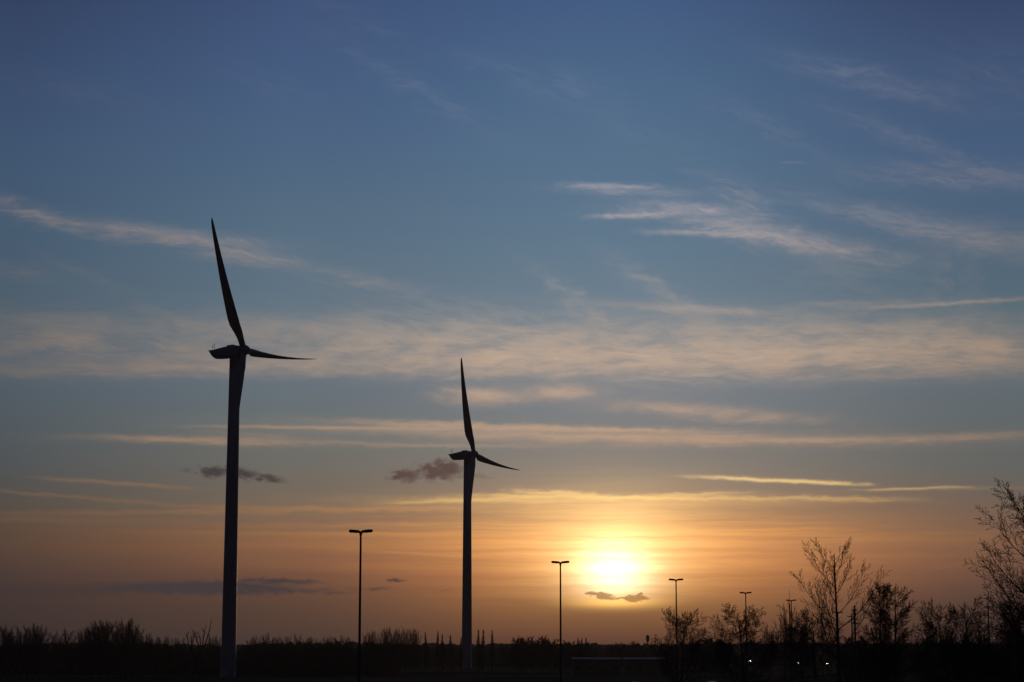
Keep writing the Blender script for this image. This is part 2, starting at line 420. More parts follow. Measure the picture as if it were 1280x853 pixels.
# road beside the lamp masts
P0, P1 = Vector((-15.2, 200, 0)), Vector((87, 563, 0))
rd = (P1-P0).normalized(); rn = Vector((rd.y, -rd.x, 0))
def strip(off0, off1, z, s0, s1, thick=0.0, step=None):
    m = MB(); A_, B_ = P0 + rd*s0, P0 + rd*s1
    m.v += [A_+rn*off0+Z*z, A_+rn*off1+Z*z, B_+rn*off1+Z*z, B_+rn*off0+Z*z]
    if thick:
        m.v += [q - Z*thick for q in m.v[:4]]
        m.f += [(0,1,2,3), (0,4,5,1), (1,5,6,2), (2,6,7,3), (3,7,4,0)]
    else: m.f.append((0,1,2,3))
    return m
tag(strip(1.5, 11, .12, -260, 1500, .6).build('road', MT['asphalt']), kind='structure')
tag(strip(-11, -1.5, .12, -260, 1500, .6).build('road', MT['asphalt']), kind='structure')
tag(strip(-1.5, 1.5, .24, -260, 1500, .8).build('kerb', MT['kerb']), kind='structure')
ln = MB()
for off in (1.9, 10.5, -1.9, -10.5):
    q = strip(off-.08, off+.08, .124, -260, 900); i0 = len(ln.v); ln.v += q.v; ln.f.append(tuple(i0+k for k in range(4)))
for k in range(-20, 70):
    for off in (6.2, -6.2):
        q = strip(off-.08, off+.08, .124, k*12, k*12+4); i0 = len(ln.v); ln.v += q.v; ln.f.append(tuple(i0+j for j in range(4)))
tag(ln.build('road_marking', MT['line']), kind='structure')
# near car park, and the far one where headlights show
m = MB(); m.v += [Vector(p) for p in ((18,330,.1),(95,330,.1),(105,470,.1),(30,470,.1),(18,330,-.8),(95,330,-.8),(105,470,-.8),(30,470,-.8))]
m.f += [(0,1,2,3), (0,4,5,1), (1,5,6,2), (2,6,7,3), (3,7,4,0)]
tag(m.build('car_park', MT['asphalt']), kind='structure')
m = MB(); m.v += [Vector(p) for p in ((120,985,.1),(240,985,.1),(240,1300,.1),(120,1300,.1))]
m.f.append((0,1,2,3)); tag(m.build('far_car_park', MT['asphalt']), kind='structure')

# ------------------------------------------------------------------ wind turbines
def naca(ch, th, n=16):
    """closed section: chord along +1st axis from leading to trailing edge"""
    pts = []
    for k in range(n):
        t = 2*math.pi*k/n
        x = .5*(1-math.cos(t))                      # 0 at the leading edge
        prof = math.sin(t)
        taper = (1 - .75*x) if th/ch < .9 else 1.0
        bl = max(0.0, min(1.0, (1-th/ch)/.5))
        yy = prof*.5*th*((1-bl)*1 + bl*(1-.8*x)*1.25)
        pts.append((x*ch, yy))
    return pts
ST = [(0,1.9,1.0),(.03,1.9,1.0),(.07,2.3,.84),(.12,3.3,.48),(.17,3.95,.35),(.22,4.05,.29),(.3,3.75,.25),(.42,3.2,.22),(.55,2.65,.2),(.7,2.0,.18),(.83,1.5,.17),(.93,1.05,.16),(.975,.7,.16),(1.0,.12,.2)]
def blade_mesh(R, pitch):
    m = MB(); secs = []
    for (f, ch, tr) in ST:
        tw = math.radians(pitch + 8*(1-f)**2)
        cd = Vector((math.sin(tw), math.cos(tw), 0)); nd = Vector((math.cos(tw), -math.sin(tw), 0))
        # local: z along the blade, -x is down the axis (towards the nacelle), y across
        pre = .045*R*f*f
        c = Vector((pre, 0, 1.3 + f*(R-1.3)))
        off = .5 if f < .05 else .5 - .2*min(1, (f-.05)/.12)
        secs.append([c + cd*(px_-off*ch) + nd*py_ for px_, py_ in naca(ch, ch*tr)])
    m.loops(secs); return m
def turbine(px, hub_py, Y, R, rbase, rtop, alpha, cfore, label, blabels, tilt=6.0, cone=2.6, pitch=85):
    hubc = at(px, hub_py, Y)
    r = Vector((hubc.x, hubc.y, 0)).normalized(); t = -r; rr = Vector((r.y, -r.x, 0))      # rr: right, t: toward the camera
    sc = math.sqrt(1-cfore**2)
    a = rr*sc + t*cfore                       # rotor axis, level
    tl = math.radians(tilt)
    axis = (a*math.cos(tl) + Z*math.sin(tl)).normalized()
    hor = (rr*cfore - t*sc).normalized()
    upr = (Z*math.cos(tl) - a*math.sin(tl)).normalized()
    over = 3.1
    tower_c = hubc - a*over; tower_c.z = 0
    T = empty('wind_turbine', tower_c); tag(T, label, 'wind turbine', 'wind turbines')
    H = hubc.z - over*math.sin(tl)*0 - 1.7
    tw = MB(); N = 40
    segs = 24; ps, rs = [], []
    for k in range(segs+1):
        f = k/segs; ps.append(Vector((0,0,-.8+f*(H+.8)))); rs.append(rbase + (rtop-rbase)*f**1.05)
    tw.tube(ps, rs, N)
    tob = tw.build('tower', MT['turbine'], T, True)
    for f in (.0, .22, .47, .74, .985):
        fl = MB(); rad = rbase + (rtop-rbase)*f**1.05
        fl.tube([Vector((0,0,f*H+.02)), Vector((0,0,f*H+.16))], [rad+.035]*2, N)
        fl.build('flange', MT['turbine'], tob, True)
    dr = MB(); dd = (t + rr*.3).normalized(); ds = Vector((dd.y, -dd.x, 0))
    dr.box(dd*(rbase+.0)+Z*3.0, .95, .16, 2.1, .03, (ds, dd, Z)); 
    dr.box(dd*(rbase+.7)+Z*.95, 1.3, 1.3, 2.0, .03, (ds, dd, Z))
    dr.build('door', MT['turbine'], tob)
    # nacelle: lofted along the axis from behind the hub to the tail
    loc = hubc - tower_c
    nac = MB(); secs = []
    w_ax = Vector((axis.y, -axis.x, 0)).normalized(); v_ax = w_ax.cross(axis).normalized()
    if v_ax.z < 0: v_ax = -v_ax
    prof = [(-1.0,1.25,-1.25,1.3),(-1.35,1.55,-1.62,1.6),(-2.2,1.72,-1.78,1.75),(-4.2,1.80,-1.80,1.8),(-6.0,1.80,-1.76,1.8),(-8.2,1.62,-1.62,1.75),(-9.9,1.42,-1.38,1.6),(-10.7,1.30,-.55,1.5),(-11.3,1.20,.55,1.4)]
    for (s_, zt, zb, hw) in prof:
        mid, hh = (zt+zb)/2, (zt-zb)/2
        sec = []
        for k in range(20):
            q = 2*math.pi*k/20; cx_, sx_ = math.cos(q), math.sin(q)
            e = .45
            sec.append(loc + axis*s_ + w_ax*(hw*math.copysign(abs(cx_)**e, cx_)) + v_ax*(mid + hh*math.copysign(abs(sx_)**e, sx_)))
        secs.append(sec)
    nac.loops(secs); no = nac.build('nacelle', MT['turbine'], T, True)
    ax3 = (w_ax, axis, v_ax)
    hp = MB(); hp.box(loc - axis*4.4 + v_ax*1.98, 1.7, 2.4, .36, .12, ax3); hp.build('roof_hatch', MT['turbine'], no)
    lp = MB(); lp.box(loc - axis*11.1 + v_ax*1.22, 3.0, 1.6, .12, .03, ax3); lp.build('tail_lip', MT['turbine'], no)
    an = MB(); b0 = loc - axis*10.6 + v_ax*1.2
    for o_, h_ in ((-.5, 2.3), (.5, 1.5)):
        an.tube([b0 + w_ax*o_, b0 + w_ax*o_ + Z*h_], [.06,.045], 6)
    an.tube([b0 - w_ax*.9 + Z*1.2, b0 + w_ax*.9 + Z*1.2], [.04,.04], 5)
    an.tube([b0 - w_ax*.5 + Z*2.2 - axis*.35, b0 - w_ax*.5 + Z*2.2 + axis*.45], [.09,.05], 5)
    for q in (0, 2.1, 4.2):
        e_ = b0 + w_ax*.5 + Z*1.5; an.tube([e_, e_ + Vector((math.cos(q)*.3, math.sin(q)*.3, .0))], [.03,.06], 5)
    an.build('wind_vane_mast', MT['dark'], no)
    # spinner
    sp = MB(); sx = [(-1.15,1.45),(-.6,1.62),(.2,1.66),(.9,1.5),(1.45,1.15),(1.85,.65),(2.02,.12)]
    sp.tube([loc+axis*s_ for s_, _ in sx], [q for _, q in sx], 24)
    ho = sp.build('hub', MT['turbine'], T, True)
    for i in range(3):
        th = math.radians(alpha + 120*i); cn = math.radians(cone)
        d = (upr*math.cos(th) + hor*math.sin(th)); n_ = axis
        bz = (d*math.cos(cn) + n_*math.sin(cn)).normalized(); bx = (n_*math.cos(cn) - d*math.sin(cn)).normalized(); by = bz.cross(bx)
        bm_ = blade_mesh(R, 90-pitch)
        # pitch: chord runs down the axis when feathered
        R3 = Matrix((bx, by, bz)).transposed()
        rot = Matrix.Rotation(math.radians(90), 3, 'Z')
        m2 = MB(); m2.f = bm_.f
        for p in bm_.v:
            pre = .045*R*max(0, (p.z-1.3)/(R-1.3))**2
            q = rot @ Vector((p.x-pre, p.y, p.z)); q.x += pre
            f = max(0.0, (p.z-1.3)/(R-1.3)); sag = 2.9*(f*f-f) if i == 1 else 0.0
            m2.v.append(loc + R3 @ q + Z*sag)
        b = m2.build('blade', MT['blade'], T, True)
        if blabels: b['label'] = blabels[i]
    return T
BL = ['blade pointing up and slightly left', 'blade pointing out to the right', 'blade hanging down in front of the tower']
turbine(305, 438, 609, 44.2, 2.27, 1.62, -33.6, .468, 'nearer and taller wind turbine, standing left of the first lamp mast', BL, 4.66, 2.79)
turbine(592.5, 568, 875, 44.6, 2.27, 1.62, -24.8, .375, 'farther and smaller wind turbine, standing between the first two lamp masts', BL, 4.9, 3.83)

# ------------------------------------------------------------------ lamp masts
def lamp_mast(H, span):
    T = empty('street_lamp')
    bs = MB(); bs.box(Z*.1, .5, .5, .25, .04); bs.tube([Z*.2, Z*1.4], [.19,.17], 12)
    bs.build('base', MT['steel'], T)
    p = MB(); p.tube([Z*1.4, Z*(H*.5), Z*(H-.3)], [.165,.13,.10], 12); p.build('pole', MT['steel'], T, True)
    cp = MB(); cp.tube([Z*(H-.55), Z*(H-.3), Z*(H-.12)], [.11,.17,.20], 12); cp.build('collar', MT['steel'], T, True)
    for s in (-1, 1):
        a = MB(); a.tube([Z*(H-.2), Vector((s*.32, 0, H-.16))], [.10,.09], 8)
        ao = a.build('arm', MT['steel'], T, True)
        l = MB(); h = span/2; secs = []
        for f, wd, tp, bt in ((0,.12,.09,-.09),(.06,.17,.13,-.14),(.4,.20,.15,-.17),(.8,.18,.14,-.16),(.96,.14,.10,-.12),(1,.06,.02,-.06)):
            x = s*(.12 + f*(h-.12)); zc = H-.14+.10*f
            secs.append([Vector((x, yy*wd, zc + zz)) for yy, zz in ((-1,bt*.6),(-.6,bt),(.6,bt),(1,bt*.6),(1,tp*.4),(.55,tp),(-.55,tp),(-1,tp*.4))])
        l.loops(secs); lo = l.build('lantern', MT['dark'], T)
        gl = MB(); gl.box(Vector((s*h*.68, 0, H-.215)), .6, .24, .05, .015); gl.build('lens', MT['lamp_off'], lo)
    return T
HM = EYE + 12
masts = [(451,663,'first and tallest double armed lamp mast, between the two wind turbines'),
         (700.5,702,'second double armed lamp mast, just left of the setting sun'),
         (845,724,'third double armed lamp mast, just right of the sun, above a small bare tree'),
         (932,740.5,'fourth double armed lamp mast, rising out of a round bare tree'),
         (989,750,'fifth double armed lamp mast, beside a thin pointed aerial mast'),
         (1027,759,'sixth and smallest double armed lamp mast, left of the tall bare tree')]
mast0 = lamp_mast(HM, 2.5)
ang_r = math.atan2(rn.y, rn.x)
for i, (px, py, lb) in enumerate(masts):
    Y = 12*F/(812-py)*1.0
    o = mast0 if i == 0 else copy_tree(mast0)
    p = at(px, py, Y)
    o.location = (p.x, p.y, 0); s = p.z/HM
    o.scale = (1, 1, s); o.rotation_euler = (0, 0, (ang_r + .10) if i else ang_r+.05)
    tag(o, lb, 'street lamp', 'double armed lamp masts along the road')

# ------------------------------------------------------------------ trees
def rvec(rng):
    while True:
        v = Vector((rng.uniform(-1,1), rng.uniform(-1,1), rng.uniform(-1,1)))
        if .05 < v.length < 1: return v.normalized()
def grow(tm, cm, p, d, L, r, depth, rng, P):
    """one branch and its children; thick wood goes to tm, twigs to cm"""
    n = max(3, int(5*P.get('res', 1))) if depth < 2 else (3 if depth == 2 else 2)
    wob = P['wob'][min(depth, len(P['wob'])-1)]
    pts = [p]; rad = [r]; q = p.copy(); dd = d.copy()
    for i in range(n):
        dd = (dd + rvec(rng)*wob + Z*P['lift'](depth)).normalized()
        q = q + dd*(L/n); pts.append(q.copy()); rad.append(max(P['rmin'], r*(1-(i+1)/n*P['tap'])))
    target = tm if depth < P['split'] else cm
    if depth >= 2: target.twig(pts, rad)
    else: target.tube(pts, rad, 8 if depth == 0 else 4, cap=False)
    if depth >= P['lv']: return
    k = P['n'][depth]
    for j in range(k):
        f = P['f0'][depth] + (1-P['f0'][depth])*(j + rng.random()*.8)/k
        f = min(f, .98); x = f*n; i = int(x); fr = x-i
        b = pts[i].lerp(pts[i+1], fr); br = rad[i]*(1-fr)+rad[i+1]*fr
        dl = (pts[i+1]-pts[i]).normalized()
        az_ = j*2.4 + rng.uniform(-.6,.6)
        u = dl.orthogonal().normalized(); w = dl.cross(u)
        side = u*math.cos(az_) + w*math.sin(az_)
        an = math.radians(P['ang'][depth] + rng.uniform(-10, 10))
        nd = dl*math.cos(an) + side*math.sin(an)
        shape = P['shape'](f) if depth == 0 else (1.05-.6*f)
        grow(tm, cm, b, nd.normalized(), L*P['len'][depth]*shape*rng.uniform(.75,1.15), max(P['rmin'], br*(P['rr'][depth] if isinstance(P['rr'], tuple) else P['rr'])), depth+1, rng, P)
def tree_meshes(name, H, r, P, seed, bark='bark', twig='twig', extra=None):
    rng = random.Random(seed); tm, cm = MB(), MB()
    grow(tm, cm, Vector((0,0,-.6)), Z.copy(), H*P['trunk'], r, 0, rng, P)
    if extra: extra(tm, cm, rng)
    # fit to the height asked for
    zs = sorted(p.z for p in cm.v); s = H/zs[int(len(zs)*.997)]
    for m_ in (tm, cm):
        for p in m_.v: p *= s
    return tm.mesh('trunk', MT[bark], True), cm.mesh('crown', MT[twig])
def place_tree(name, meshes, loc, label, cat='tree', group=None, rz=0, sc=(1,1,1)):
    T = empty(name, loc, rz); T.scale = sc
    for nm, me in zip(('trunk', 'crown'), meshes):
        o = bpy.data.objects.new(nm, me); C.objects.link(o); o.parent = T
    tag(T, label, cat, group); return T
def leaf_clumps(cm, centres, rng, size, per):
    for c, rad in centres:
        for _ in range(per):
            v = rvec(rng)*rad*rng.random()**.4; p = c + v
            a = rvec(rng); b = a.orthogonal().normalized(); s_ = size*rng.uniform(.6, 1.4)
            i0 = len(cm.v); cm.v += [p, p+a*s_+b*s_*.35, p+a*s_*1.7, p+a*s_-b*s_*.35]; cm.f.append((i0, i0+1, i0+2, i0+3))

P_asc = dict(lv=4, split=2, wob=(.02,.04,.05,.07,.08), lift=lambda d: (.03,.13,.10,.08,.05)[d], tap=.80, rmin=.0085, n=(16,12,6,3), f0=(.47,.20,.2,.2), ang=(58,32,32,34),
             len=(.47,.42,.45,.5), rr=(.52,.55,.5,.6), trunk=1.0, shape=lambda f: 1.45-1.15*f, res=1.5)
P_round = dict(lv=4, split=2, wob=(.05,.10,.12,.14,.14), lift=lambda d: (.02,.09,.06,.03,.02)[d], tap=.80, rmin=.011, n=(28,14,7,3), f0=(.40,.2,.15,.15), ang=(58,42,40,40),
             len=(.42,.46,.46,.55), rr=(.48,.55,.5,.6), trunk=.95, shape=lambda f: .75+1.2*f if f<.4 else 1.45-.9*f, res=1.3)
P_dense = dict(lv=4, split=1, wob=(.02,.05,.07,.1,.12), lift=lambda d: (0,.05,.04,.03,0)[d], tap=.88, rmin=.0095, n=(54,13,8,3), f0=(.40,.12,.1,.1), ang=(60,40,38,38),
             len=(.30,.40,.42,.5), rr=(.30,.5,.5,.6), trunk=1.0, shape=lambda f: .45+2.2*f if f<.3 else 1.22-.85*f, res=1.2)
P_fan = dict(lv=3, split=1, wob=(.05,.07,.1,.1), lift=lambda d: (0,.15,.12,.10)[d], tap=.85, rmin=.019, n=(28,10,6), f0=(.08,.15,.15), ang=(32,24,22),
             len=(.66,.46,.45), rr=.4, trunk=.9, shape=lambda f: 1.15-.7*f, res=1.0)
P_poplar = dict(lv=3, split=1, wob=(.02,.05,.08,.1), lift=lambda d: (0,.30,.22,.15)[d], tap=.9, rmin=.035, n=(56,7,3), f0=(.10,.15,.2), ang=(32,26,25),
             len=(.24,.5,.5), rr=.3, trunk=1.0, shape=lambda f: 1.15-1.0*f if f>.3 else .6+.8*f, res=1.0)

def stand(px, Y, top, name, meshes_H, meshes, label, cat='tree', group=None, rz=0, wide=1.0):
    """stands a tree of modelled height meshes_H so that its tip reaches photo row top at distance Y"""
    h = at(px, top, Y).z
    s = h/meshes_H
    return place_tree(name, meshes, (gx(px, Y), Y, 0), label, cat, group, rz, (s*wide, s*wide, s))

# tall bare tree right of the last lamp mast
tall = tree_meshes('t', 16, .20, P_asc, 11)
stand(1050, 143, 672, 'bare_tree', 16, tall, 'tall bare tree with a straight trunk and upswept branches, right of the smallest lamp mast', rz=.4, wide=.95)
# large tree at the right edge
P_big = dict(P_asc); P_big.update(n=(22,15,10,4), f0=(.38,.15,.12,.12), ang=(64,40,38,36), wob=(.05,.08,.11,.13,.15), lift=lambda d: (.02,.10,.09,.07,.05)[d], len=(.52,.44,.42,.42), shape=lambda f: 1.15-.55*f, rmin=.0105, rr=(.55,.55,.5,.6))
big = tree_meshes('t', 18, .30, P_big, 23)
stand(1314, 117, 598, 'bare_tree', 18, big, 'large spreading bare tree cut off by the right edge of the view', rz=1.0, wide=1.05)
# dense pair
def cone_twigs(seed, H=13.5): return tree_meshes('t', H, .24, P_dense, seed)
da, db = cone_twigs(31), cone_twigs(32)
stand(1100, 160, 728, 'twiggy_tree', 13.5, da, 'left and slimmer tree of the dense dark twiggy pair', wide=.72)
stand(1117, 163, 730, 'twiggy_tree', 13.5, db, 'right and broader tree of the dense dark twiggy pair', rz=1, wide=.98)
# low round trees between the lamp masts
ra = tree_meshes('t', 11, .17, P_round, 41); rb = tree_meshes('t', 11, .17, P_round, 42); rc = tree_meshes('t', 11, .17, P_round, 43)
stand(850, 190, 761, 'bare_tree', 11, ra, 'small crooked bare tree at the foot of the third lamp mast', wide=.80)
stand(929, 185, 756, 'bare_tree', 11, rb, 'rounded bare tree wrapped round the fourth lamp mast', rz=4.1, wide=1.12)
P_fanh = dict(P_fan); P_fanh.update(f0=(.35,.15,.15), rmin=.012)
fa = tree_meshes('t', 13, .14, P_fanh, 51); fb = tree_meshes('t', 13, .14, P_fanh, 52)
stand(980, 230, 757, 'bare_tree', 13, fa, 'upright bare tree with fanned thin stems beside the fifth lamp mast', wide=.75)
stand(962, 330, 778, 'bare_tree', 13, fb, 'faint low bare tree between the fourth and fifth lamp masts', wide=.8)
# leafy one around the sixth mast
def tufts(tm, cm, rng):
    pts = [cm.v[rng.randrange(len(cm.v))] for _ in range(150)]
    leaf_clumps(cm, [(p, .28) for p in pts], rng, .09, 16)
P_high = dict(P_round); P_high.update(f0=(.62,.2,.15,.15), n=(18,12,7,3))
lf = tree_meshes('t', 11, .2, P_high, 44, twig='ever', extra=tufts)
stand(1022, 175, 762, 'clumpy_tree', 11, lf, 'dark clumpy tree in front of the smallest lamp mast', wide=1.0)
stand(1003, 250, 780, 'bare_tree', 11, rc, 'low bare tree left of the dark clumpy tree', rz=.5, wide=.9)
# pair at 1187
stand(1179, 172, 751, 'bare_tree', 11, rc, 'left tree of the low pair right of the dense dark trees', rz=1.2, wide=.85)
def ivy(tm, cm, rng):
    leaf_clumps(cm, [(Vector((rng.uniform(-.15,.15), rng.uniform(-.15,.15), z*.16)), .5) for z in range(6, 52)], rng, .10, 26)
iv = tree_meshes('t', 11, .22, P_round, 46, extra=ivy)
stand(1199, 170, 747, 'ivy_clad_tree', 11, iv, 'right tree of the low pair, its trunk thick with ivy', rz=.3, wide=.82)
stand(1270, 150, 754, 'bare_tree', 11, rb, 'low twiggy tree beneath the left boughs of the large right edge tree', rz=.9, wide=.75)
stand(1276, 165, 752, 'twiggy_tree', 13.5, da, 'dense twiggy tree at the right edge under the large tree', rz=2.2, wide=1.5)

# ------------------------------------------------------------------ far trees, one by one
far_a = [tree_meshes('t', 13, .14, P_fan, s) for s in (61, 62, 63)]
pop = [tree_meshes('t', 13, .16, P_poplar, s) for s in (71, 72)]
P_bush = dict(P_round); P_bush.update(n=(20,11,8,4), f0=(.12,.1,.1,.1), rmin=.045, lv=3, split=1, trunk=.8, len=(.6,.5,.45,.4))
bush = [tree_meshes('t', 10, .14, P_bush, s) for s in (81, 82, 83)]
rng = random.Random(9)
def row(specs, Y, kind, HM_, label, group, wide=1.0, name='bare_tree'):
    for k, sp in enumerate(specs):
        px, top = sp[:2]
        me = kind[(k*7+int(px)) % len(kind)]
        lb = sp[2] if len(sp) > 2 else label
        if len(sp) < 3:
            od = ['leftmost', 'second from left', 'third from left', 'fourth from left', 'fifth from left', 'sixth from left', 'seventh from left', 'eighth from left',
                  'ninth from left', 'tenth from left', 'eleventh from left', 'twelfth from left', 'seventh from right', 'sixth from right', 'fifth from right', 'fourth from right', 'third from right', 'second from right', 'rightmost']
            q = sorted(specs, key=lambda t: t[0]).index(sp); n_ = len(specs)
            if n_ == 18 and q >= 12: w_ = od[q+1]
            elif q == n_-1: w_ = 'rightmost'
            else: w_ = od[q]
            lb = label.replace('{}', w_)
        stand(px, Y + rng.uniform(-12, 12), top + (3 if px < 190 else 0), name, HM_, me, lb, 'tree', group, rng.uniform(0, 6.28), wide*rng.uniform(.85, 1.15))
row([(3,778),(9,781),(15,785)], 520, far_a, 13, 'tall faint bare tree, {} of three at the left edge', 'bare trees at the left edge', 1.1)
row([(27,780),(35,777),(43,777),(50,781)], 520, far_a, 13, 'bare tree, {} in the small clump near the left edge', 'small clump of bare trees at far left', 1.15)
row([(66,786),(80,783)], 520, far_a, 13, 'low bare tree, {} of the two between the far left clumps', 'low trees between the left clumps', 1.2)
row([(100,783),(109,779),(118,776),(127,773),(135,772),(143,773),(151,770),(158,771),(166,776),(174,781),(180,788)], 500, far_a, 13,
    'bare tree, {} in the large domed clump', 'large domed clump of bare trees', 1.15)
row([(191,797),(204,796),(212,795),(224,797)], 560, far_a, 13, 'low thin bare tree, {} between the domed clump and the forked trees', 'low trees left of the forked stumps', 1.0)
row([(266,794),(272,796),(311,797),(318,794),(330,791),(338,796),(346,795),(353,796),(361,794),(372,792),(381,797),(390,796),(399,798),(408,796),(416,795),(424,797),(432,794),(440,797)],
    640, far_a, 13, 'low bare tree, {} in the row around nearer turbine and first lamp mast', 'thin row of low bare trees', .85)
row([(456,790),(462,789),(470,788),(478,786),(485,784),(492,785),(499,786),(506,784),(513,786),(520,787)], 620, far_a, 13,
    'bare tree, {} in the loose grove right of the first lamp mast', 'loose grove of bare trees', .8)
row([(533,790,'left poplar of the narrow pair midway between the first lamp mast and the farther turbine'), (547,789,'right poplar of the narrow pair midway between the first lamp mast and the farther turbine'),
     (553,793,'short poplar just right of the narrow pair'), (564,794,'short narrow poplar near the left foot of the farther turbine'), (576,797,'stubby poplar close left of the farther turbine'),
     (598,787,'narrow poplar touching the right side of the farther turbine'), (603,787,'second narrow poplar right of the farther turbine'), (615,788,'lone narrow poplar right of the farther turbine')],
    680, pop, 13, None, 'narrow poplars around the farther turbine', 1.1, 'poplar_tree')
row([(648,797),(655,796),(671,797),(678,795),(688,799)], 700, bush, 10, 'rounded low tree, {} of the group left of the second lamp mast', 'rounded low trees by the second lamp mast', 1.0, 'bushy_tree')
row([(706,801),(717,802),(730,802)], 720, bush, 10, 'rounded low tree, {} of three right of the second lamp mast', 'rounded low trees right of the second lamp mast', 1.1, 'bushy_tree')
row([(722,797),(727,798),(733,797)], 700, pop, 13, 'tiny pointed tree, {} of three right of the second lamp mast', 'tiny pointed trees', 1.2, 'poplar_tree')
row([(787,802),(797,803),(770,804)], 800, bush, 10, 'rounded low tree, {} of three on the skyline under the sun', 'low trees under the sun', 1.1, 'bushy_tree')
row([(881,798),(887,797),(894,799),(902,800)], 620, bush, 10, 'dark rounded tree, {} of four between third and fourth lamp masts', 'rounded trees between two lamp masts', 1.0, 'bushy_tree')
row([(1163,796),(1216,797),(1226,798),(1070,797),(1082,796)], 330, bush, 10,
    'low dark bush, {} of the bushes along the right skyline', 'low bushes on the right skyline', 1.1, 'bush')
# two forked stumps (pollards)
def pollard(seed, forks):
    rng_ = random.Random(seed); tm, cm = MB(), MB()
    tm.tube([Vector((0,0,-.5)), Vector((.1,0,4)), Vector((0,0,7.5))], [.35,.3,.28], 7)
    for (dx_, h, lean) in forks:
        p = Vector((0,0,7)); pts = [p, Vector((dx_*.35, .2, 9)), Vector((dx_*.8, .1, 11+h*.3)), Vector((dx_, 0, 11+h))]
        cm.tube(pts, [.2,.15,.12,.05], 5)
        for j in range(5):
            f = rng_.uniform(.4, 1); q = pts[1].lerp(pts[3], f)
            cm.tube([q, q + Vector((rng_.uniform(-1,1), rng_.uniform(-.6,.6), rng_.uniform(.6,1.8)))], [.06,.03], 4)
    return tm.mesh('trunk', MT['bark'], True), cm.mesh('crown', MT['twig'])
pl1 = pollard(5, [(-1.2, 1.5, 0), (1.0, 2.6, 0), (.3, .4, 0)]); pl2 = pollard(6, [(-1.8, 1.2, 0), (2.4, 4.4, 0), (.9, 3.0, 0), (-.4, .6, 0)])
place_tree('forked_tree', pl1, (gx(238, 560), 560, 0), 'smaller forked bare tree, left of the pair beside the nearer turbine', 'tree', 'forked bare trees', 0, (1,1,.98))
place_tree('forked_tree', pl2, (gx(251, 560), 560, 0), 'taller forked bare tree with wide arms, close left of the nearer turbine', 'tree', 'forked bare trees', 0, (1.1,1,1.0))

# ------------------------------------------------------------------ woodland and hedges that read as one mass
def belt(name, y0, x0, x1, hmin, hmax, step, seed, rows=3, gap=14, lab=None):
    rng_ = random.Random(seed); m = MB()
    for r_ in range(rows):
        x = x0
        while x < x1:
            nz_ = mathutils.noise.noise(Vector((x*.012, r_*3.1+seed, 0)))*.5+.5
            h = hmin + (hmax-hmin)*min(1, max(0, nz_*.8+rng_.uniform(-.1,.3)))
            y = y0 + r_*gap + rng_.uniform(-5, 5); w = step*rng_.uniform(.6, 1.1)
            # irregular body
            secs = []; nn = 7; ph = rng_.random()*6
            for f, q in ((0,.5),(.2,.95),(.5,1.0),(.72,.8),(.86,.45)):
                secs.append([Vector((x + math.cos(ph+6.283*k/nn)*w*q*rng_.uniform(.75,1.2), y + math.sin(ph+6.283*k/nn)*w*q*rng_.uniform(.75,1.2), -.6 + f*h*rng_.uniform(.95,1.05))) for k in range(nn)])
            m.loops(secs)
            for _ in range(16):
                a = rng_.random()*6.28; rr_ = w*rng_.random()**.5
                bx_, by_ = x+math.cos(a)*rr_, y+math.sin(a)*rr_
                zt = h*rng_.uniform(.78, 1.08)*(1-.18*(rr_/w)**2); t_ = rng_.uniform(.05,.13)
                i0 = len(m.v); lx = rng_.uniform(-.5,.5)
                m.v += [Vector((bx_-t_,by_,h*.4)), Vector((bx_+t_,by_,h*.4)), Vector((bx_,by_+t_,h*.4)), Vector((bx_+lx,by_,zt))]
                m.f += [(i0,i0+1,i0+3), (i0+1,i0+2,i0+3), (i0+2,i0,i0+3)]
            x += step*rng_.uniform(.7, 1.2)
    o = m.build(name, MT['twig']); tag(o, lab, 'woodland', None, 'stuff'); return o
belt('far_woodland', 1400, -620, 620, 10.6, 16.5, 6, 3, lab='unbroken dark line of far woodland along the whole horizon')
belt('left_thicket', 660, -190, -40, 9.0, 11.0, 4, 5, 2, 10, 'dark thicket under the bare trees on the left')
belt('middle_thicket', 1000, -160, 90, 9.5, 13.2, 4.5, 6, 2, 12, 'dark thicket under the grove and poplars in the middle')
belt('right_thicket', 1340, 110, 430, 12.0, 16.0, 5, 7, 2, 9, 'dark thicket behind the trees on the right')

# ------------------------------------------------------------------ utility poles, aerial mast, water tower
def utility_pole(name, px, top, Y, arms, label, r=.14, mtl='wood', cat='utility pole', half=.9):
    p = at(px, top, Y); T = empty(name, (p.x, p.y, 0)); tag(T, label, cat)
    m = MB(); m.tube([-Z*.6, Z*p.z*.5, Z*p.z], [r*1.25, r, r*.75], 10); m.build('pole', MT[mtl], T, True)
    for py_, hw in arms:
        z = at(px, py_, Y).z
        a = MB(); a.box(Z*z + Yv*(-.0), hw*2, .14, .14, .02); ao = a.build('cross_arm', MT[mtl], T)
        for s in (-1, -.45, .45, 1):
            ins = MB(); ins.tube([Vector((s*hw*.93, 0, z+.07)), Vector((s*hw*.93, 0, z+.30))], [.05,.03], 6); ins.build('insulator', MT['dark'], ao)
    return T
utility_pole('utility_pole', 1047, 765, 330, [(766,.85)], 'thin pole with one short cross arm, hidden behind the tall bare tree trunk')
utility_pole('utility_pole', 1064.5, 768, 380, [(771,.8),(778,.8)], 'slimmer utility pole with two cross arms, left of the stout pole')
utility_pole('utility_pole', 1068, 757, 300, [(764,.45),(768,.45),(775,.5),(780,.5)], 'stout utility pole with several short cross arms beside the tall bare tree', .17)
utility_pole('utility_pole', 1235, 757, 300, [(759,.5)], 'lone pole with a small cross arm, under the boughs of the large right edge tree', .12)
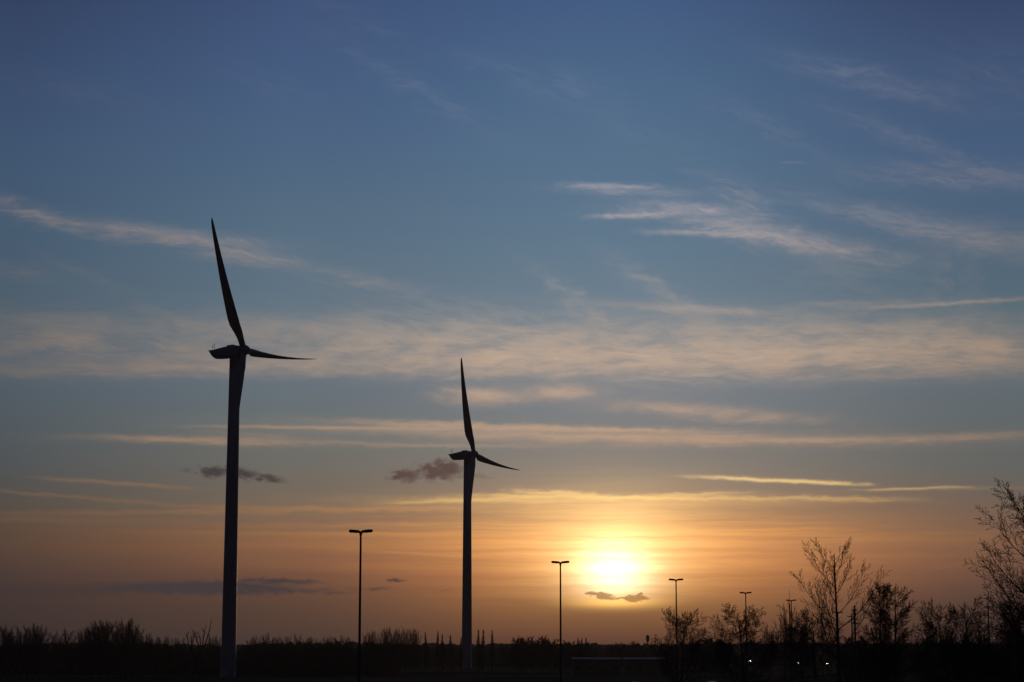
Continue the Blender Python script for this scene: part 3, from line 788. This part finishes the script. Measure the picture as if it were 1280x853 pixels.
p = at(986.5, 738, 300); T = empty('aerial_mast', (p.x, p.y, 0)); tag(T, 'thin pointed aerial mast just left of the fifth lamp mast', 'aerial mast')
m = MB(); m.tube([-Z*.5, Z*(p.z-2.2)], [.13,.09], 8); m.build('mast', MT['steel'], T)
m = MB(); m.tube([Z*(p.z-2.2), Z*p.z], [.035,.02], 6); m.build('whip', MT['dark'], T)
m = MB(); m.box(Z*(p.z-2.3), .22, .12, .4, .03); m.build('antenna_panel', MT['dark'], T)

p = at(809.5, 793, 1250); T = empty('water_tower', (p.x, p.y, 0)); tag(T, 'tiny bulbous water tower on the horizon left of the third lamp mast', 'water tower')
m = MB(); h = p.z; m.tube([-Z*.5, Z*(h-4.5)], [.55,.45], 12); m.build('shaft', MT['kerb'], T, True)
m = MB(); m.tube([Z*(h-4.8), Z*(h-3.8), Z*(h-2.2), Z*(h-.9), Z*(h-.5)], [.5,.95,1.15,.9,.3], 16); m.build('tank', MT['kerb'], T, True)
m = MB(); m.tube([Z*(h-.5), Z*h], [.08,.05], 6); m.build('aerial', MT['dark'], T)
for k, (px, tp) in enumerate(((819,798.5),(822,800),(827,799),(832,800.5))):
    p = at(px, tp, 900); T = empty('light_post', (p.x, p.y, 0))
    tag(T, 'tiny thin post, %s of four on the skyline right of the water tower' % ('leftmost', 'second', 'third', 'rightmost')[k], 'post', 'tiny posts on the skyline')
    m = MB(); m.tube([-Z*.5, Z*p.z], [.14,.10], 8); m.build('pole', MT['steel'], T)
    m = MB(); m.box(Z*(p.z+.1), 1.1, .4, .2, .05); m.build('lamp_head', MT['dark'], T)

# ------------------------------------------------------------------ long low sheds with pale roofs
def shed(px0, px1, ridge, Y, label):
    a, b = at(px0, ridge, Y), at(px1, ridge, Y); L = b.x-a.x; top = a.z
    T = empty('shed', ((a.x+b.x)/2, Y, 0)); tag(T, label, 'shed', 'long low sheds')
    w = MB(); w.box(Z*((top-.55)/2 - .2), L-.6, 9, top-.15, .02); wo = w.build('wall', MT['wall'], T)
    r_ = MB()
    z0 = top-.30
    prof_ = [(-5.2,z0-.14),(-5.2,z0),(0,top+.0),(5.2,z0),(5.2,z0-.14),(0,top-.14)]
    r_.loops([[Vector((x, y, z)) for y, z in prof_] for x in (-L/2, L/2)])
    r_.build('roof', MT['roof'], T)
    n = int(L/3.2)
    for k in range(n):
        x = -L/2 + (k+.5)*L/n
        q = MB()
        if k % 5 == 2: q.box(Vector((x, -4.52, 1.35)), 2.4, .08, 2.6, .02); q.build('door', MT['dark'], T)
        else: q.box(Vector((x, -4.52, 2.3)), 1.5, .07, 1.1, .02); q.build('window', MT['glass'], T)
    return T
shed(715, 776, 822.3, 640, 'left one of two long low sheds with pale roofs')
shed(779, 832, 822.3, 640, 'right one of two long low sheds with pale roofs')

# ------------------------------------------------------------------ cars
def car(paint, lit):
    T = empty('parked_car')
    b = MB(); secs = []
    # lofted along y (front at -y): x half width, belt and sill height
    for y, hw, zt, zb in ((-2.15,.62,.60,.36),(-2.05,.80,.70,.26),(-1.5,.88,.82,.22),(-.9,.89,.93,.22),(.9,.89,.96,.22),(1.7,.88,.97,.24),(2.05,.82,.92,.3),(2.15,.66,.78,.42)):
        secs.append([Vector((x, y, z)) for x, z in ((-hw*.9,zb),(hw*.9,zb),(hw,zb+.18),(hw,zt-.14),(hw*.86,zt),(-hw*.86,zt),(-hw,zt-.14),(-hw,zb+.18))])
    b.loops(secs); b.build('body', MT[paint], T)
    c = MB(); secs = []
    for y, hw, zt in ((-.95,.78,.94),(-.3,.70,1.36),(.1,.68,1.43),(.8,.68,1.44),(1.35,.68,1.36),(1.95,.76,.97)):
        secs.append([Vector((x, y, z)) for x, z in ((-.80,.90),(.80,.90),(hw,zt-.06),(hw*.88,zt),(-hw*.88,zt),(-hw,zt-.06))])
    c.loops(secs); c.build('windows', MT['glass'], T)
    r_ = MB(); secs = []
    for y, z in ((-.32,1.375),(.1,1.45),(.8,1.465),(1.38,1.375)):
        secs.append([Vector((-.62,y,z)), Vector((.62,y,z)), Vector((.58,y,z+.035)), Vector((-.58,y,z+.035))])
    r_.loops(secs); r_.build('roof', MT[paint], T)
    for sx_ in (-1, 1):
        for yy in (-1.3, 1.3):
            w = MB(); w.tube([Vector((sx_*.72,yy,.32)), Vector((sx_*.91,yy,.32))], [.32,.31], 18); wo = w.build('wheel', MT['tyre'], T)
            q = MB(); q.tube([Vector((sx_*.88,yy,.32)), Vector((sx_*.925,yy,.32))], [.2,.18], 12); q.build('rim', MT['rim'], wo)
        h_ = MB(); h_.box(Vector((sx_*.62,-2.11,.60)), .26, .14, .15, .04); h_.build('headlight', MT['lamp_on' if lit else 'lamp_off'], T)
        t_ = MB(); t_.box(Vector((sx_*.68,2.09,.74)), .26, .1, .18, .03); t_.build('tail_light', MT['tail'], T)
        mr = MB(); mr.box(Vector((sx_*.98,-.6,.98)), .18, .1, .13, .03); mr.build('mirror', MT[paint], T)
    return T
lit0 = car('car_dark', True)
for i, (px, py, lb) in enumerate([(936,826.3,'car with bright headlights below the fourth lamp mast'),
        (994.5,829,'car with headlights below the fifth lamp mast, leftmost of three'),
        (1003.5,828.2,'car with headlights in the middle of three, right of the fifth lamp mast'),
        (1030.5,829.8,'car with headlights below the smallest lamp mast, rightmost of three')]):
    o = lit0 if i == 0 else copy_tree(lit0)
    o.name = 'car'
    d = ray(px, py); Y = (EYE-.75)/(-d.z)*d.y; p = at(px, py, Y)
    o.location = (p.x, Y + 2.1, .12); o.rotation_euler = (0, 0, math.radians(12 + 14*i)); tag(o, lb, 'car', 'cars with their headlights on')
sil = car('car_silver', False)
for i, (px, Y, lb) in enumerate([(793,400,'parked car whose pale roof catches the sky, at the bottom edge under the sun'),
         (889,408,'parked car with a dim roof between the third and fourth lamp masts')]):
    o = sil if i == 0 else copy_tree(sil)
    o.location = (gx(px, Y), Y, 0.12); o.rotation_euler = (0, 0, math.radians(180 + 6*i)); tag(o, lb, 'car', 'parked cars at the bottom edge')

# ------------------------------------------------------------------ evening haze over the fields
m = MB(); m.box(Vector((0, 900, 79.3)), 3240, 3440, 161)
hm = bpy.data.materials.new('haze'); hm.use_nodes = True; t = hm.node_tree; t.nodes.clear()
pv = t.nodes.new('ShaderNodeVolumePrincipled'); mo = t.nodes.new('ShaderNodeOutputMaterial')
pv.inputs['Color'].default_value = (.9,.88,.86,1); pv.inputs['Density'].default_value = 0.00006; pv.inputs['Anisotropy'].default_value = .5
t.links.new(pv.outputs[0], mo.inputs['Volume'])
ho = m.build('haze', hm); tag(ho, kind='stuff')
bm2 = bmesh.new(); bm2.from_mesh(ho.data); bmesh.ops.recalc_face_normals(bm2, faces=bm2.faces); bm2.to_mesh(ho.data); bm2.free()
